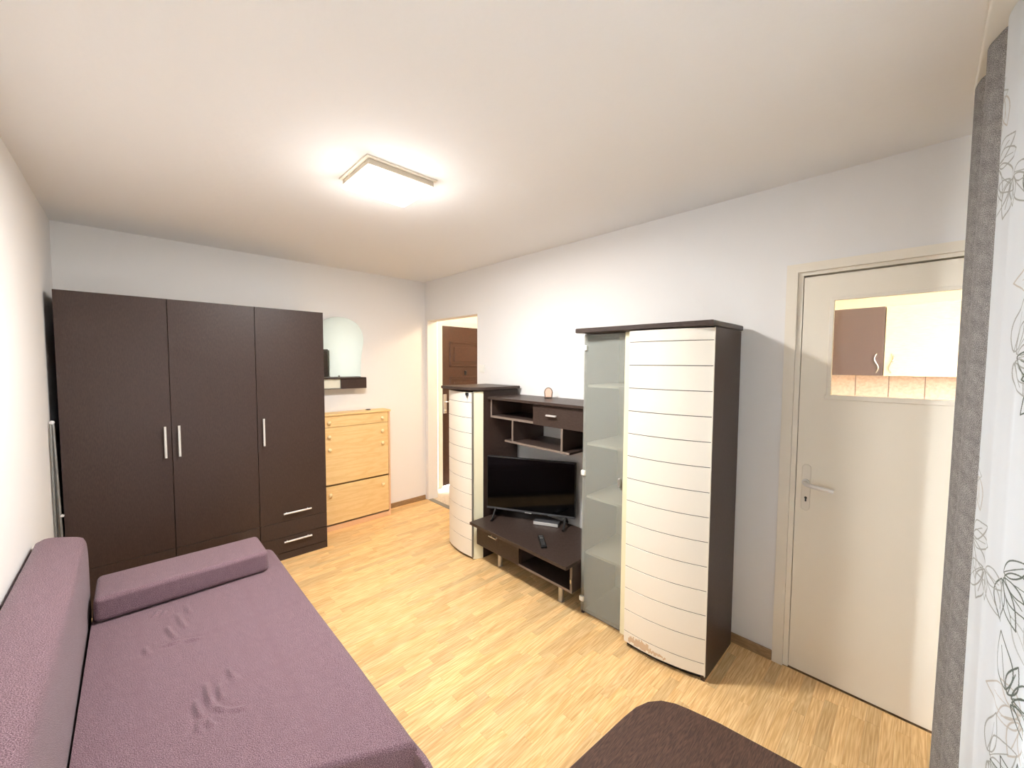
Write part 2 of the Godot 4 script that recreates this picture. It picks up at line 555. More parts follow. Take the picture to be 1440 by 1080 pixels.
# ------------------------------------------------------------------ hall behind the doorway
func hall() -> void:
	var x0 := XR + 0.13
	struct("floor_hall", wall_boxes([[XR + 0.06, 4.2, -0.15, -0.002, -4.45, -2.4]]), M.hall_tile, "pale tiled floor of the hall")
	struct("wall_hall_back", wall_boxes([[XR, 2.86, 0, H, -4.42, -4.29], [3.74, 4.2, 0, H, -4.42, -4.29], [2.86, 3.74, 2.105, H, -4.42, -4.29]]), M.hall_paint, "cream hall wall round the entrance door")
	struct("wall_hall_right", wall_boxes([[4.2, 4.3, 0, H, -4.42, -2.4]]), M.hall_paint, "cream wall at the far side of the hall")
	struct("wall_hall_front", wall_boxes([[x0, 4.3, 0, H, -2.4, -2.3]]), M.hall_paint, "cream wall closing the hall")
	struct("trim_1", bx(XR - 0.002, XR + 0.06, -0.004, 0.004, -3.995, -3.08, 0.002), M.grey_edge, "thin metal threshold strip in the doorway")
	# entrance door
	origin = Vector3.ZERO
	var d := Node3D.new()
	d.name = "door_2"
	d.set_meta("kind", "structure")
	d.set_meta("label", "dark brown entrance door with embossed panels beyond the doorway")
	add_child(d, true)
	var zf := -4.285
	part(d, "leaf", bx(2.87, 3.73, 0.012, 2.095, zf - 0.05, zf, 0.004), M.entrance_brown)
	for q in [[2.985, 3.615, 1.565, 1.90], [2.985, 3.615, 0.20, 1.44]]:
		var fr := MB.new()
		var w := 0.028
		for s in [[q[0], q[1], q[2], q[2] + w], [q[0], q[1], q[3] - w, q[3]], [q[0], q[0] + w, q[2], q[3]], [q[1] - w, q[1], q[2], q[3]]]:
			fr.box(Vector3(s[0], s[2], zf - 0.004), Vector3(s[1], s[3], zf + 0.012), 0.008, 2)
		var moulding := part(d, "panel_moulding", fr, M.entrance_brown)
		part(moulding, "raised_panel", bx(q[0] + 0.07, q[1] - 0.07, q[2] + 0.07, q[3] - 0.07, zf - 0.004, zf + 0.01, 0.009, 2), M.entrance_brown)
	part(d, "frame", wall_boxes([[2.80, 2.868, 0, 2.16, zf - 0.005, zf + 0.012], [3.732, 3.80, 0, 2.16, zf - 0.005, zf + 0.012], [2.868, 3.732, 2.10, 2.16, zf - 0.005, zf + 0.012]]), M.frame_paint, "cream door frame")
	var pl := part(d, "lock_plate", bx(2.885, 2.935, 0.965, 1.215, zf, zf + 0.012, 0.005, 2), M.brushed, "metal lock plate")
	var hb := MB.new()
	hb.tube([Vector3(2.91, 1.12, zf + 0.01), Vector3(2.91, 1.12, zf + 0.05), Vector3(2.925, 1.12, zf + 0.058), Vector3(3.04, 1.118, zf + 0.058)], 0.009, 10)
	part(pl, "handle", hb, M.brushed)
	var kb := MB.new()
	kb.lathe([Vector2(0.0, 0.012), Vector2(0.016, 0.010), Vector2(0.018, 0.0)], Transform3D(Basis(Vector3.RIGHT, PI / 2), Vector3(2.91, 1.0, zf + 0.01)), 16)
	part(pl, "lock_cylinder", kb, M.chrome)
	var pp := MB.new()
	pp.box(Vector3(3.225, 1.455, zf), Vector3(3.26, 1.52, zf + 0.02), 0.008, 2)
	pp.lathe([Vector2(0.0, 0.03), Vector2(0.014, 0.026), Vector2(0.018, 0.0)], Transform3D(Basis(Vector3.RIGHT, PI / 2), Vector3(3.243, 1.50, zf)), 16)
	part(d, "peephole_cover", pp, M.black_plastic, "small black peephole cover")
	# hall lamp, out of view
	var l := thing("hall_lamp", "round white lamp on the hall ceiling beyond the doorway", "lamp", Vector3(3.2, H, -3.3))
	var b := MB.new()
	b.lathe([Vector2(0.13, 0.0), Vector2(0.13, -0.02), Vector2(0.0, -0.02)], Transform3D(Basis.IDENTITY, Vector3(3.2, H, -3.3)), 24)
	part(l, "base", b, M.white_plastic)
	var g := MB.new()
	g.lathe([Vector2(0.12, -0.021), Vector2(0.115, -0.05), Vector2(0.08, -0.075), Vector2(0.0, -0.085)], Transform3D(Basis.IDENTITY, Vector3(3.2, H, -3.3)), 24)
	part(l, "globe", g, lit("hall_glow", Color8(255, 222, 176), 3.0))
	var o := OmniLight3D.new()
	o.name = "hall_light"
	o.light_color = Color8(255, 224, 184)
	o.light_energy = 1.0
	o.light_size = 0.1
	o.omni_range = 6.0
	o.omni_attenuation = 2.0
	o.shadow_enabled = true
	o.position = Vector3(0, -0.16, 0)
	l.add_child(o)

# ------------------------------------------------------------------ kitchen behind the white door
func kitchen() -> void:
	var xw := 4.33
	struct("floor_kitchen", wall_boxes([[XR + 0.06, xw + 0.1, -0.15, -0.002, -1.6, 1.1]]), M.hall_tile, "pale tiled floor of the kitchen")
	var w := struct("wall_kitchen_back", wall_boxes([[xw, xw + 0.1, 0, H, -1.6, 1.1]]), M.kitchen_paint, "cream kitchen wall with tiled backsplash seen through the door pane")
	origin = Vector3.ZERO
	part(w, "grout", bx(xw - 0.006, xw, 0.9, 1.56, -0.99, 0.83, 0.0), M.grout)
	for i in 9:
		for j in 3:
			var z0 := -0.985 + i * 0.2
			var y0 := 0.905 + j * 0.22
			part(w, "tile", bx(xw - 0.011, xw - 0.005, y0, y0 + 0.215, z0 + 0.0025, z0 + 0.1975, 0.0025), M.backsplash)
	struct("wall_kitchen_left", wall_boxes([[XR + 0.13, xw, 0, H, -1.7, -1.6]]), M.kitchen_paint, "cream kitchen wall at the far end")
	struct("wall_kitchen_front", wall_boxes([[XR + 0.13, xw, 0, H, 1.0, 1.1]]), M.kitchen_paint, "cream kitchen wall at the window end")
	for q in [[-0.515, -0.207, M.kitchen_brown, "dark brown kitchen wall cupboard seen through the door pane", -0.243, 0], [-0.203, 0.45, M.kitchen_oak, "pale oak kitchen wall cupboard with fine horizontal grain", -0.163, 1]]:
		var t := thing("kitchen_cupboard", q[3], "cupboard", Vector3(4.16, 1.54, (q[0] + q[1]) / 2), "kitchen wall cupboards")
		part(t, "body", bx(4.02, xw - 0.012, 1.54, 2.045, q[0], q[1]), M.kitchen_oak)
		var d := part(t, "door", bx(4.0, 4.018, 1.538, 2.047, q[0] + 0.001, q[1] - 0.001, 0.002), q[2])
		var pts: Array = []
		for i in 13:
			var u := i / 12.0
			pts.append(Vector3(3.985 + 0.014 * pow(absf(u * 2 - 1), 3.0), lerpf(1.56, 1.70, u), q[4] + 0.012 * sin(u * TAU) * (1.0 if q[5] == 0 else -1.0)))
		var hb := MB.new()
		hb.tube(pts, 0.005, 8)
		part(d, "handle", hb, M.chrome, "wavy chrome handle")
	var l := thing("kitchen_lamp", "round lamp on the kitchen ceiling out of view", "lamp", Vector3(3.3, H, -0.3))
	var b := MB.new()
	b.lathe([Vector2(0.14, 0.0), Vector2(0.14, -0.02), Vector2(0.0, -0.02)], Transform3D(Basis.IDENTITY, Vector3(3.3, H, -0.3)), 24)
	part(l, "base", b, M.white_plastic)
	var g := MB.new()
	g.lathe([Vector2(0.13, -0.021), Vector2(0.12, -0.05), Vector2(0.08, -0.08), Vector2(0.0, -0.09)], Transform3D(Basis.IDENTITY, Vector3(3.3, H, -0.3)), 24)
	part(l, "globe", g, lit("kitchen_glow", Color8(255, 205, 130), 3.0))
	var o := OmniLight3D.new()
	o.name = "kitchen_light"
	o.light_color = Color8(255, 228, 182)
	o.light_energy = 0.38
	o.light_size = 0.1
	o.omni_range = 6.0
	o.omni_attenuation = 2.0
	o.shadow_enabled = true
	o.position = Vector3(0, -0.17, 0)
	l.add_child(o)

# ------------------------------------------------------------------ white door to the kitchen
func white_door() -> void:
	struct("trim_2", wall_boxes([[XR - 0.012, XR + 0.10, 0, 2.128, -0.510, -0.462], [XR - 0.012, XR + 0.10, 2.085, 2.128, -0.462, 0.335], [XR - 0.012, XR + 0.10, 0, 2.128, 0.335, 0.383]]), M.frame_paint, "cream painted frame round the kitchen door")
	struct("trim_3", wall_boxes([[XR + 0.004, XR + 0.085, 0.0, 2.085, -0.462, -0.440], [XR + 0.004, XR + 0.085, 2.068, 2.085, -0.44, 0.315], [XR + 0.004, XR + 0.085, 0.0, 2.085, 0.315, 0.335]]), M.frame_paint, "cream rebate strip inside the kitchen door frame")
	struct("trim_4", wall_boxes([[XR + 0.052, XR + 0.085, 2.03, 2.068, -0.44, 0.315], [XR + 0.052, XR + 0.085, 0.0, 2.03, -0.44, -0.425]]), M.frame_paint, "cream door stop behind the kitchen door")
	origin = Vector3.ZERO
	var d := Node3D.new()
	d.name = "door_1"
	d.set_meta("kind", "structure")
	d.set_meta("label", "white painted kitchen door with a glazed opening and lever handle")
	add_child(d, true)
	var xa := XR + 0.008
	var xb := XR + 0.048
	var z0 := -0.437
	var z1 := 0.312
	var wz0 := -0.318
	var wz1 := 0.20
	var wy0 := 1.462
	var wy1 := 1.936
	part(d, "leaf", wall_boxes([[xa, xb, 0.006, wy0, z0, z1], [xa, xb, wy1, 2.058, z0, z1], [xa, xb, wy0, wy1, z0, wz0], [xa, xb, wy0, wy1, wz1, z1]]), M.door_paint)
	var bd := MB.new()
	for q in [[wy0 - 0.018, wy0 + 0.006, wz0 - 0.018, wz1 + 0.018], [wy1 - 0.006, wy1 + 0.012, wz0 - 0.012, wz1 + 0.012], [wy0, wy1, wz0 - 0.012, wz0 + 0.006], [wy0, wy1, wz1 - 0.006, wz1 + 0.012]]:
		bd.box(Vector3(xa - 0.006, q[0], q[2]), Vector3(xa + 0.014, q[1], q[3]), 0.003)
	part(d, "glazing_bead", bd, M.frame_paint)
	part(d, "pane", bx(xa + 0.018, xa + 0.022, wy0 - 0.004, wy1 + 0.004, wz0 - 0.004, wz1 + 0.004, 0.0), M.clear_glass)
	# plate, lever, keyhole
	var poly := PackedVector2Array()
	for i in 24:
		var w := TAU * i / 24
		poly.append(Vector2(0.019 * cos(w), 0.019 * sin(w) + (0.101 if sin(w) > 0 else -0.101)))
	var xf := Transform3D(Basis(Vector3(0, 0, 1), Vector3(-1, 0, 0), Vector3(0, 1, 0)), Vector3(xa, 0.985, -0.394))
	var pb := MB.new()
	pb.prism(poly, 0.0, 0.005, 0.0015, xf)
	var plate := part(d, "lock_plate", pb, M.plate_paint)
	var kb := MB.new()
	kb.box(Vector3(xa - 0.0062, 0.912, -0.3965), Vector3(xa - 0.004, 0.93, -0.3895), 0.001)
	kb.lathe([Vector2(0.006, 0.0), Vector2(0.006, 0.0012), Vector2(0.0, 0.0012)], Transform3D(Basis(Vector3(0, 0, 1), Vector3(-1, 0, 0), Vector3(0, -1, 0)), Vector3(xa - 0.005, 0.932, -0.393)), 12)
	part(plate, "keyhole", kb, M.black_plastic, "dark keyhole")
	var pts: Array = []
	for q in [[0.0, 0.0], [-0.03, 0.0], [-0.046, 0.006], [-0.053, 0.022], [-0.054, 0.05], [-0.053, 0.085], [-0.05, 0.118]]:
		pts.append(Vector3(xa + q[0], 1.012 - q[1] * 0.12, -0.395 + q[1]))
	var hb := MB.new()
	hb.tube(pts, 0.011, 12)
	hb.lathe([Vector2(0.017, 0.0), Vector2(0.016, 0.010), Vector2(0.0, 0.010)], Transform3D(Basis(Vector3(0, 0, 1), Vector3(-1, 0, 0), Vector3(0, -1, 0)), Vector3(xa - 0.004, 1.012, -0.395)), 16)
	part(plate, "lever", hb, M.satin, "satin metal lever handle")

# ------------------------------------------------------------------ window, rail, curtains
func window_side() -> void:
	origin = Vector3.ZERO
	var w := Node3D.new()
	w.name = "window_1"
	w.set_meta("kind", "structure")
	w.set_meta("label", "wide white window behind the sheer curtain")
	add_child(w, true)
	var fr := MB.new()
	for q in [[-0.2, 1.2, 0.45, 0.51], [-0.2, 1.2, 2.32, 2.38], [-0.2, -0.14, 0.51, 2.32], [1.14, 1.2, 0.51, 2.32], [0.46, 0.54, 0.51, 2.32]]:
		fr.box(Vector3(q[0], q[2], ZF + 0.04), Vector3(q[1], q[3], ZF + 0.10), 0.004)
	part(w, "window_frame", fr, M.white_plastic)
	for q in [[-0.14, 0.46], [0.54, 1.14]]:
		part(w, "pane", bx(q[0], q[1], 0.51, 2.32, ZF + 0.066, ZF + 0.07, 0.0), M.clear_glass)
	single("curtain_rail", bx(XL + 0.02, 2.10, H - 0.03, H, 0.08, 0.21, 0.004), M.white_plastic, "white curtain rail fixed to the ceiling above the curtains", "curtain rail")
	# grey curtain: plan of its folds, near the kitchen door
	var plan := smooth_path([Vector2(2.115, 0.135), Vector2(2.085, 0.098), Vector2(2.035, 0.0825), Vector2(1.985, 0.086), Vector2(1.945, 0.098), Vector2(1.915, 0.135), Vector2(1.885, 0.145), Vector2(1.85, 0.12), Vector2(1.815, 0.0945), Vector2(1.775, 0.0945), Vector2(1.74, 0.107), Vector2(1.712, 0.119), Vector2(1.704, 0.135), Vector2(1.706, 0.155)], 6)
	var c := thing("grey_curtain", "grey woven curtain hanging beside the kitchen door", "curtain", Vector3(1.9, 0, 0.11))
	part(c, "drape", cloth(plan, 0.012, H - 0.032, 0.004, 3.0, 0.02), M.grey_curtain)
	# sheer curtain
	var sp := smooth_path([Vector2(1.700, 0.128), Vector2(1.675, 0.1185), Vector2(1.628, 0.1235), Vector2(1.600, 0.1345), Vector2(1.585, 0.1355), Vector2(1.560, 0.1385), Vector2(1.530, 0.148), Vector2(1.512, 0.1545), Vector2(1.49, 0.1565), Vector2(1.46, 0.164), Vector2(1.42, 0.180), Vector2(1.37, 0.186), Vector2(1.31, 0.174), Vector2(1.25, 0.186), Vector2(1.19, 0.198), Vector2(1.12, 0.182), Vector2(1.04, 0.196), Vector2(0.95, 0.184), Vector2(0.86, 0.197), Vector2(0.75, 0.184), Vector2(0.63, 0.197), Vector2(0.52, 0.184), Vector2(0.4, 0.197), Vector2(0.28, 0.184), Vector2(0.15, 0.197), Vector2(0.0, 0.186), Vector2(-0.15, 0.197), Vector2(-0.30, 0.186)], 5)
	var s := thing("sheer_curtain", "thin white sheer curtain with stitched leaf outlines", "curtain", Vector3(0.7, 0, 0.18))
	var sh := mat("sheer_fabric", Color(1, 1, 1, 1), 0.9, 0.0, 0.2)
	sh.albedo_texture = leaf_print()
	sh.backlight_enabled = true
	sh.backlight = Color(0.85, 0.85, 0.85)
	sh.cull_mode = BaseMaterial3D.CULL_DISABLED
	part(s, "drape", cloth(sp, 0.012, H - 0.032, 0.003, 7.0, 0.0), sh)

func smooth_path(p: Array, k: int) -> PackedVector2Array:
	var out := PackedVector2Array()
	for i in p.size() - 1:
		var a: Vector2 = p[maxi(i - 1, 0)]
		var b: Vector2 = p[i]
		var c: Vector2 = p[i + 1]
		var d: Vector2 = p[mini(i + 2, p.size() - 1)]
		for j in k:
			out.append(b.cubic_interpolate(c, a, d, float(j) / k))
	out.append(p[p.size() - 1])
	return out

# a hanging sheet: plan curve between two heights; uv = (metres along it, height); it sways a little and spreads at the hem
func cloth(plan: PackedVector2Array, y0: float, y1: float, sway: float, waves: float, flare: float) -> MB:
	var b := MB.new()
	var rows := 40
	var m := plan.size()
	var run := PackedFloat32Array([0.0])
	for j in range(1, m):
		run.append(run[j - 1] + plan[j].distance_to(plan[j - 1]))
	for side in [1.0, -1.0]:
		var first := b.v.size()
		for i in rows + 1:
			var y := lerpf(y1, y0, float(i) / rows)
			var f := (y1 - y) / (y1 - y0)
			for j in m:
				var d := (plan[mini(j + 1, m - 1)] - plan[maxi(j - 1, 0)]).normalized()
				var nn := Vector2(d.y, -d.x)
				var o: Vector2 = nn * (sway * f * sin(run[j] * 9.0 + f * waves) + side * 0.0008) + Vector2(0.0, -flare * 0.35 * f * clampf((plan[j].x - 1.6) / 0.5, 0.0, 1.0))
				b.vert(Vector3(plan[j].x + o.x, y, plan[j].y + o.y), Vector3(nn.x, 0, nn.y) * side, Vector2(run[j], y))
		for i in rows:
			for j in m - 1:
				var a := first + i * m + j
				b.face(a, a + 1, a + m + 1)
				b.face(a, a + m + 1, a + m)
		if side < 0.0:
			break
	return b

# stitched leaf outlines on white; one tile is one metre square
func leaf_print() -> ImageTexture:
	var S := 1024
	var im := Image.create(S, S, false, Image.FORMAT_RGB8)
	im.fill(Color8(236, 240, 243))
	var r := RandomNumberGenerator.new()
	r.seed = 23
	var inks := [Color8(120, 128, 122), Color8(182, 184, 181), Color8(210, 205, 198), Color8(200, 203, 202)]
	for k in 27:
		var root := Vector2(r.randf() * S, r.randf() * S)
		var ink: Color = inks[r.randi() % 4]
		var base := r.randf() * TAU
		for l in 5:
			var dir := Vector2.from_angle(base + (l - 2) * 0.55 + r.randf_range(-0.1, 0.1))
			var ln := r.randf_range(90.0, 170.0)
			var wd := ln * r.randf_range(0.16, 0.24)
			var nrm := Vector2(-dir.y, dir.x)
			for s in [-1.0, 1.0, 0.0]:
				for i in 150:
					var u := i / 149.0
					var p: Vector2 = root + dir * (ln * (0.12 + 0.88 * u)) + nrm * (s * wd * sin(PI * pow(u, 0.8)))
					if s == 0.0 and u > 0.75:
						continue
					stamp(im, p, ink, 2 if s == 0.0 else 3)
	return ImageTexture.create_from_image(im)

func stamp(im: Image, p: Vector2, ink: Color, w: int) -> void:
	for a in w:
		for b in w:
			im.set_pixel(posmod(int(p.x) + a, im.get_width()), posmod(int(p.y) + b, im.get_height()), ink)

# ------------------------------------------------------------------ wardrobe
func bar_handle(parent: Node3D, a: Vector3, b: Vector3, z: float) -> void:
	var m := MB.new()
	var d := (b - a).normalized()
	m.tube([a, a + d * 0.003, b - d * 0.003, b], 0.0075, 10)
	for p in [a + d * 0.025, b - d * 0.025]:
		m.tube([Vector3(p.x, p.y, z - 0.001), p], 0.004, 8)
	part(parent, "handle", m, M.satin, "satin metal bar handle")

func wardrobe() -> void:
	var zf := -3.56
	var x0 := -0.328
	var x1 := 1.186
	var y1 := 2.042
	var t := thing("wardrobe", "tall dark brown three-door wardrobe against the back wall", "wardrobe", Vector3((x0 + x1) / 2, 0, -3.8))
	var zb := zf - 0.02
	part(t, "body", wall_boxes([[x0, x0 + 0.018, 0, y1, ZB + 0.02, zb], [x1 - 0.018, x1, 0, y1, ZB + 0.02, zb], [x0 + 0.018, x1 - 0.018, y1 - 0.018, y1, ZB + 0.02, zb], [x0 + 0.018, x1 - 0.018, 0.06, 0.078, ZB + 0.02, zb], [x0 + 0.018, x1 - 0.018, 0.078, y1 - 0.018, ZB + 0.02, ZB + 0.025]]), M.wenge)
	part(t, "plinth", bx(x0, x1, 0.0, 0.058, zb - 0.02, zf - 0.004), M.wenge)
	var g := 0.0016
	var cut := [x0, 0.180, 0.685, x1]
	for i in 3:
		var a: float = cut[i] + g
		var b: float = cut[i + 1] - g
		var d := part(t, "door", bx(a, b, 0.320, y1 - 0.002, zb + 0.001, zf, 0.0015), M.wenge)
		var hx: float = [0.146, 0.219, 0.724][i]
		bar_handle(d, Vector3(hx, 0.963, zf + 0.026), Vector3(hx, 1.177, zf + 0.026), zf)
	for i in 2:
		part(t, "lower_panel", bx(cut[i] + g, cut[i + 1] - g, 0.062, 0.317, zb + 0.001, zf, 0.0015), M.wenge)
	for q in [[0.190, 0.317, 0.388], [0.062, 0.187, 0.155]]:
		var d := part(t, "drawer", bx(cut[2] + g, cut[3] - g, q[0], q[1], zb + 0.001, zf, 0.0015), M.wenge)
		bar_handle(d, Vector3(0.845, q[2], zf + 0.026), Vector3(1.054, q[2], zf + 0.026), zf)

# ------------------------------------------------------------------ shoe cabinet
func knob(parent: Node3D, p: Vector3) -> void:
	var m := MB.new()
	m.lathe([Vector2(0.009, 0.0), Vector2(0.007, 0.010), Vector2(0.015, 0.014), Vector2(0.0185, 0.022), Vector2(0.015, 0.030), Vector2(0.008, 0.034), Vector2(0.0, 0.035)], Transform3D(Basis(Vector3.RIGHT, PI / 2), p), 16)
	part(parent, "knob", m, M.beech_knob)

func shoe_cabinet() -> void:
	var zf := -3.869
	var x0 := 1.238
	var x1 := 1.936
	var t := thing("shoe_cabinet", "slim light beech shoe cabinet beside the wardrobe", "shoe cabinet", Vector3(1.587, 0, -3.95))
	var zb := ZB + 0.018
	part(t, "body", wall_boxes([[x0, x0 + 0.016, 0, 1.108, zb, zf], [x1 - 0.016, x1, 0, 1.108, zb, zf], [x0 + 0.016, x1 - 0.016, 0.06, 1.108, zb, zb + 0.02]]), M.beech)
	part(t, "top_board", bx(x0 - 0.008, x1 + 0.008, 1.108, 1.130, zb, zf + 0.012, 0.006, 2), M.beech)
	for q in [[x1 - 0.016, x1 + 0.001], [x0 - 0.001, x0 + 0.016]]:
		part(t, "edge_band", bx(q[0], q[1], 0, 1.108, zf - 0.001, zf + 0.0015, 0.0005), M.beech_edge, "pale pinkish edge band")
	part(t, "base_board", bx(x0 + 0.016, x1 - 0.016, 0.0, 0.046, zf - 0.02, zf + 0.001), M.beech_edge)
	var a := x0 + 0.019
	var b := x1 - 0.019
	var dr := part(t, "drawer", bx(a, b, 1.002, 1.105, zf - 0.018, zf, 0.002), M.beech)
	var f1 := part(t, "flap", bx(a, b, 0.449, 0.998, zf - 0.018, zf, 0.002), M.beech)
	var f2 := part(t, "flap", bx(a, b, 0.064, 0.432, zf - 0.018, zf, 0.002), M.beech)
	for s in [1.318, 1.845]:
		knob(dr, Vector3(s, 1.050, zf))
		knob(f1, Vector3(s, 0.915, zf))
		knob(f1, Vector3(s, 0.790, zf))
		knob(f2, Vector3(s, 0.357, zf))
	var k := MB.new()
	k.tube([Vector3(1.715, 1.134, -3.955), Vector3(1.74, 1.136, -3.948), Vector3(1.765, 1.134, -3.955)], 0.004, 8)
	k.lathe([Vector2(0.022, 0.0), Vector2(0.020, 0.008), Vector2(0.0, 0.010)], Transform3D(Basis.IDENTITY, Vector3(1.745, 1.1305, -3.955)), 16)
	single("trinket", k, M.black_plastic, "small dark round trinket lying on the shoe cabinet", "trinket")

# ------------------------------------------------------------------ mirror with shelf
func mirror() -> void:
	var t := thing("wall_mirror", "frameless wavy mirror with a dark shelf box above the shoe cabinet", "mirror", Vector3(1.5, 1.36, ZB))
	var half := [Vector2(0.0, 2.068), Vector2(0.06, 2.064), Vector2(0.12, 2.045), Vector2(0.18, 2.005), Vector2(0.222, 1.94), Vector2(0.238, 1.86), Vector2(0.232, 1.79), Vector2(0.218, 1.71), Vector2(0.209, 1.63), Vector2(0.206, 1.55), Vector2(0.206, 1.45), Vector2(0.206, 1.36)]
	var right := smooth_path(half, 5)
	var poly := PackedVector2Array()
	for p in right:
		poly.append(Vector2(p.x, p.y))
	for i in range(right.size() - 1, 0, -1):
		poly.append(Vector2(-right[i].x, right[i].y))
	var b := MB.new()
	b.prism(poly, -0.003, 0.003, 0.0015, Transform3D(Basis(Vector3.UP, deg_to_rad(2.0)) * Basis(Vector3(1, 0, 0), Vector3(0, 0, 1), Vector3(0, 1, 0)), Vector3(1.5, 0, ZB + 0.017)), true)
	part(t, "mirror_glass", b, M.mirror)
	part(t, "backing", bx(1.34, 1.66, 1.40, 1.90, ZB + 0.001, ZB + 0.0085, 0.001), M.wenge)
	part(t, "shelf_board", bx(1.285, 1.712, 1.458, 1.470, ZB + 0.030, ZB + 0.13, 0.002), M.wenge)
	part(t, "niche_front", bx(1.292, 1.462, 1.369, 1.457, ZB + 0.095, ZB + 0.105, 0.001), M.cream_shelf, "pale front of the niche under the shelf")
	part(t, "shelf_box", bx(1.463, 1.718, 1.360, 1.457, ZB + 0.030, ZB + 0.12, 0.003), M.wenge)
	part(t, "bottom_board", bx(1.285, 1.462, 1.360, 1.368, ZB + 0.030, ZB + 0.12, 0.002), M.grey_edge)

# ------------------------------------------------------------------ sofa
func sofa_h(x: float, z: float) -> float:
	var h := 0.0
	# creases pulled in the cover: start, end (x, z), sag of the arc, height, width
	for c in CREASES:
		var a := Vector2(c[0], c[1])
		var b := Vector2(c[2], c[3])
		var d := b - a
		var ln := d.length()
		d /= ln
		var q := Vector2(x, z) - a
		var s := q.dot(d) / ln
		var off: float = q.dot(Vector2(-d.y, d.x)) - c[4] * 4.0 * s * (1.0 - s)
		if s < -0.5 or s > 1.5 or absf(off) > 0.045:
			continue
		var along := clampf(1.0 - pow(absf(s * 2.0 - 1.0), 2.5), 0.0, 1.0)
		h += along * c[5] * (exp(-off * off / (c[6] * c[6])) - 0.3 * exp(-pow(absf(off) - c[6] * 1.8, 2) / (c[6] * c[6])))
	h += 0.003 * sin(x * 7.0 + 1.0) * sin(z * 5.0)
	return h

const CREASES := [
	[0.026, -2.487, 0.056, -2.549, 0.004, 0.008, 0.009],
	[0.053, -2.468, 0.077, -2.522, 0.004, 0.006, 0.009],
	[0.118, -2.452, 0.138, -2.282, 0.004, 0.010, 0.009],
	[0.077, -2.360, 0.101, -2.219, 0.004, 0.010, 0.009],
	[0.156, -2.519, 0.166, -2.399, 0.004, 0.008, 0.009],
	[0.044, -2.206, 0.117, -2.198, 0.004, 0.006, 0.009],
	[0.116, -2.192, 0.190, -2.150, 0.004, 0.006, 0.009],
	[0.004, -2.250, 0.011, -2.174, 0.004, 0.007, 0.009],
	[0.162, -1.841, 0.168, -1.690, 0.004, 0.012, 0.009],
	[0.169, -1.694, 0.203, -1.640, 0.004, 0.009, 0.009],
	[0.203, -1.640, 0.255, -1.608, 0.004, 0.006, 0.009],
	[0.203, -1.797, 0.195, -1.702, 0.004, 0.010, 0.009],
	[0.239, -1.872, 0.246, -1.777, 0.004, 0.010, 0.009],
	[0.127, -1.771, 0.133, -1.660, 0.004, 0.012, 0.009],
	[0.133, -1.660, 0.119, -1.601, 0.004, 0.008, 0.009],
	[0.149, -1.649, 0.159, -1.595, 0.004, 0.007, 0.009],
]

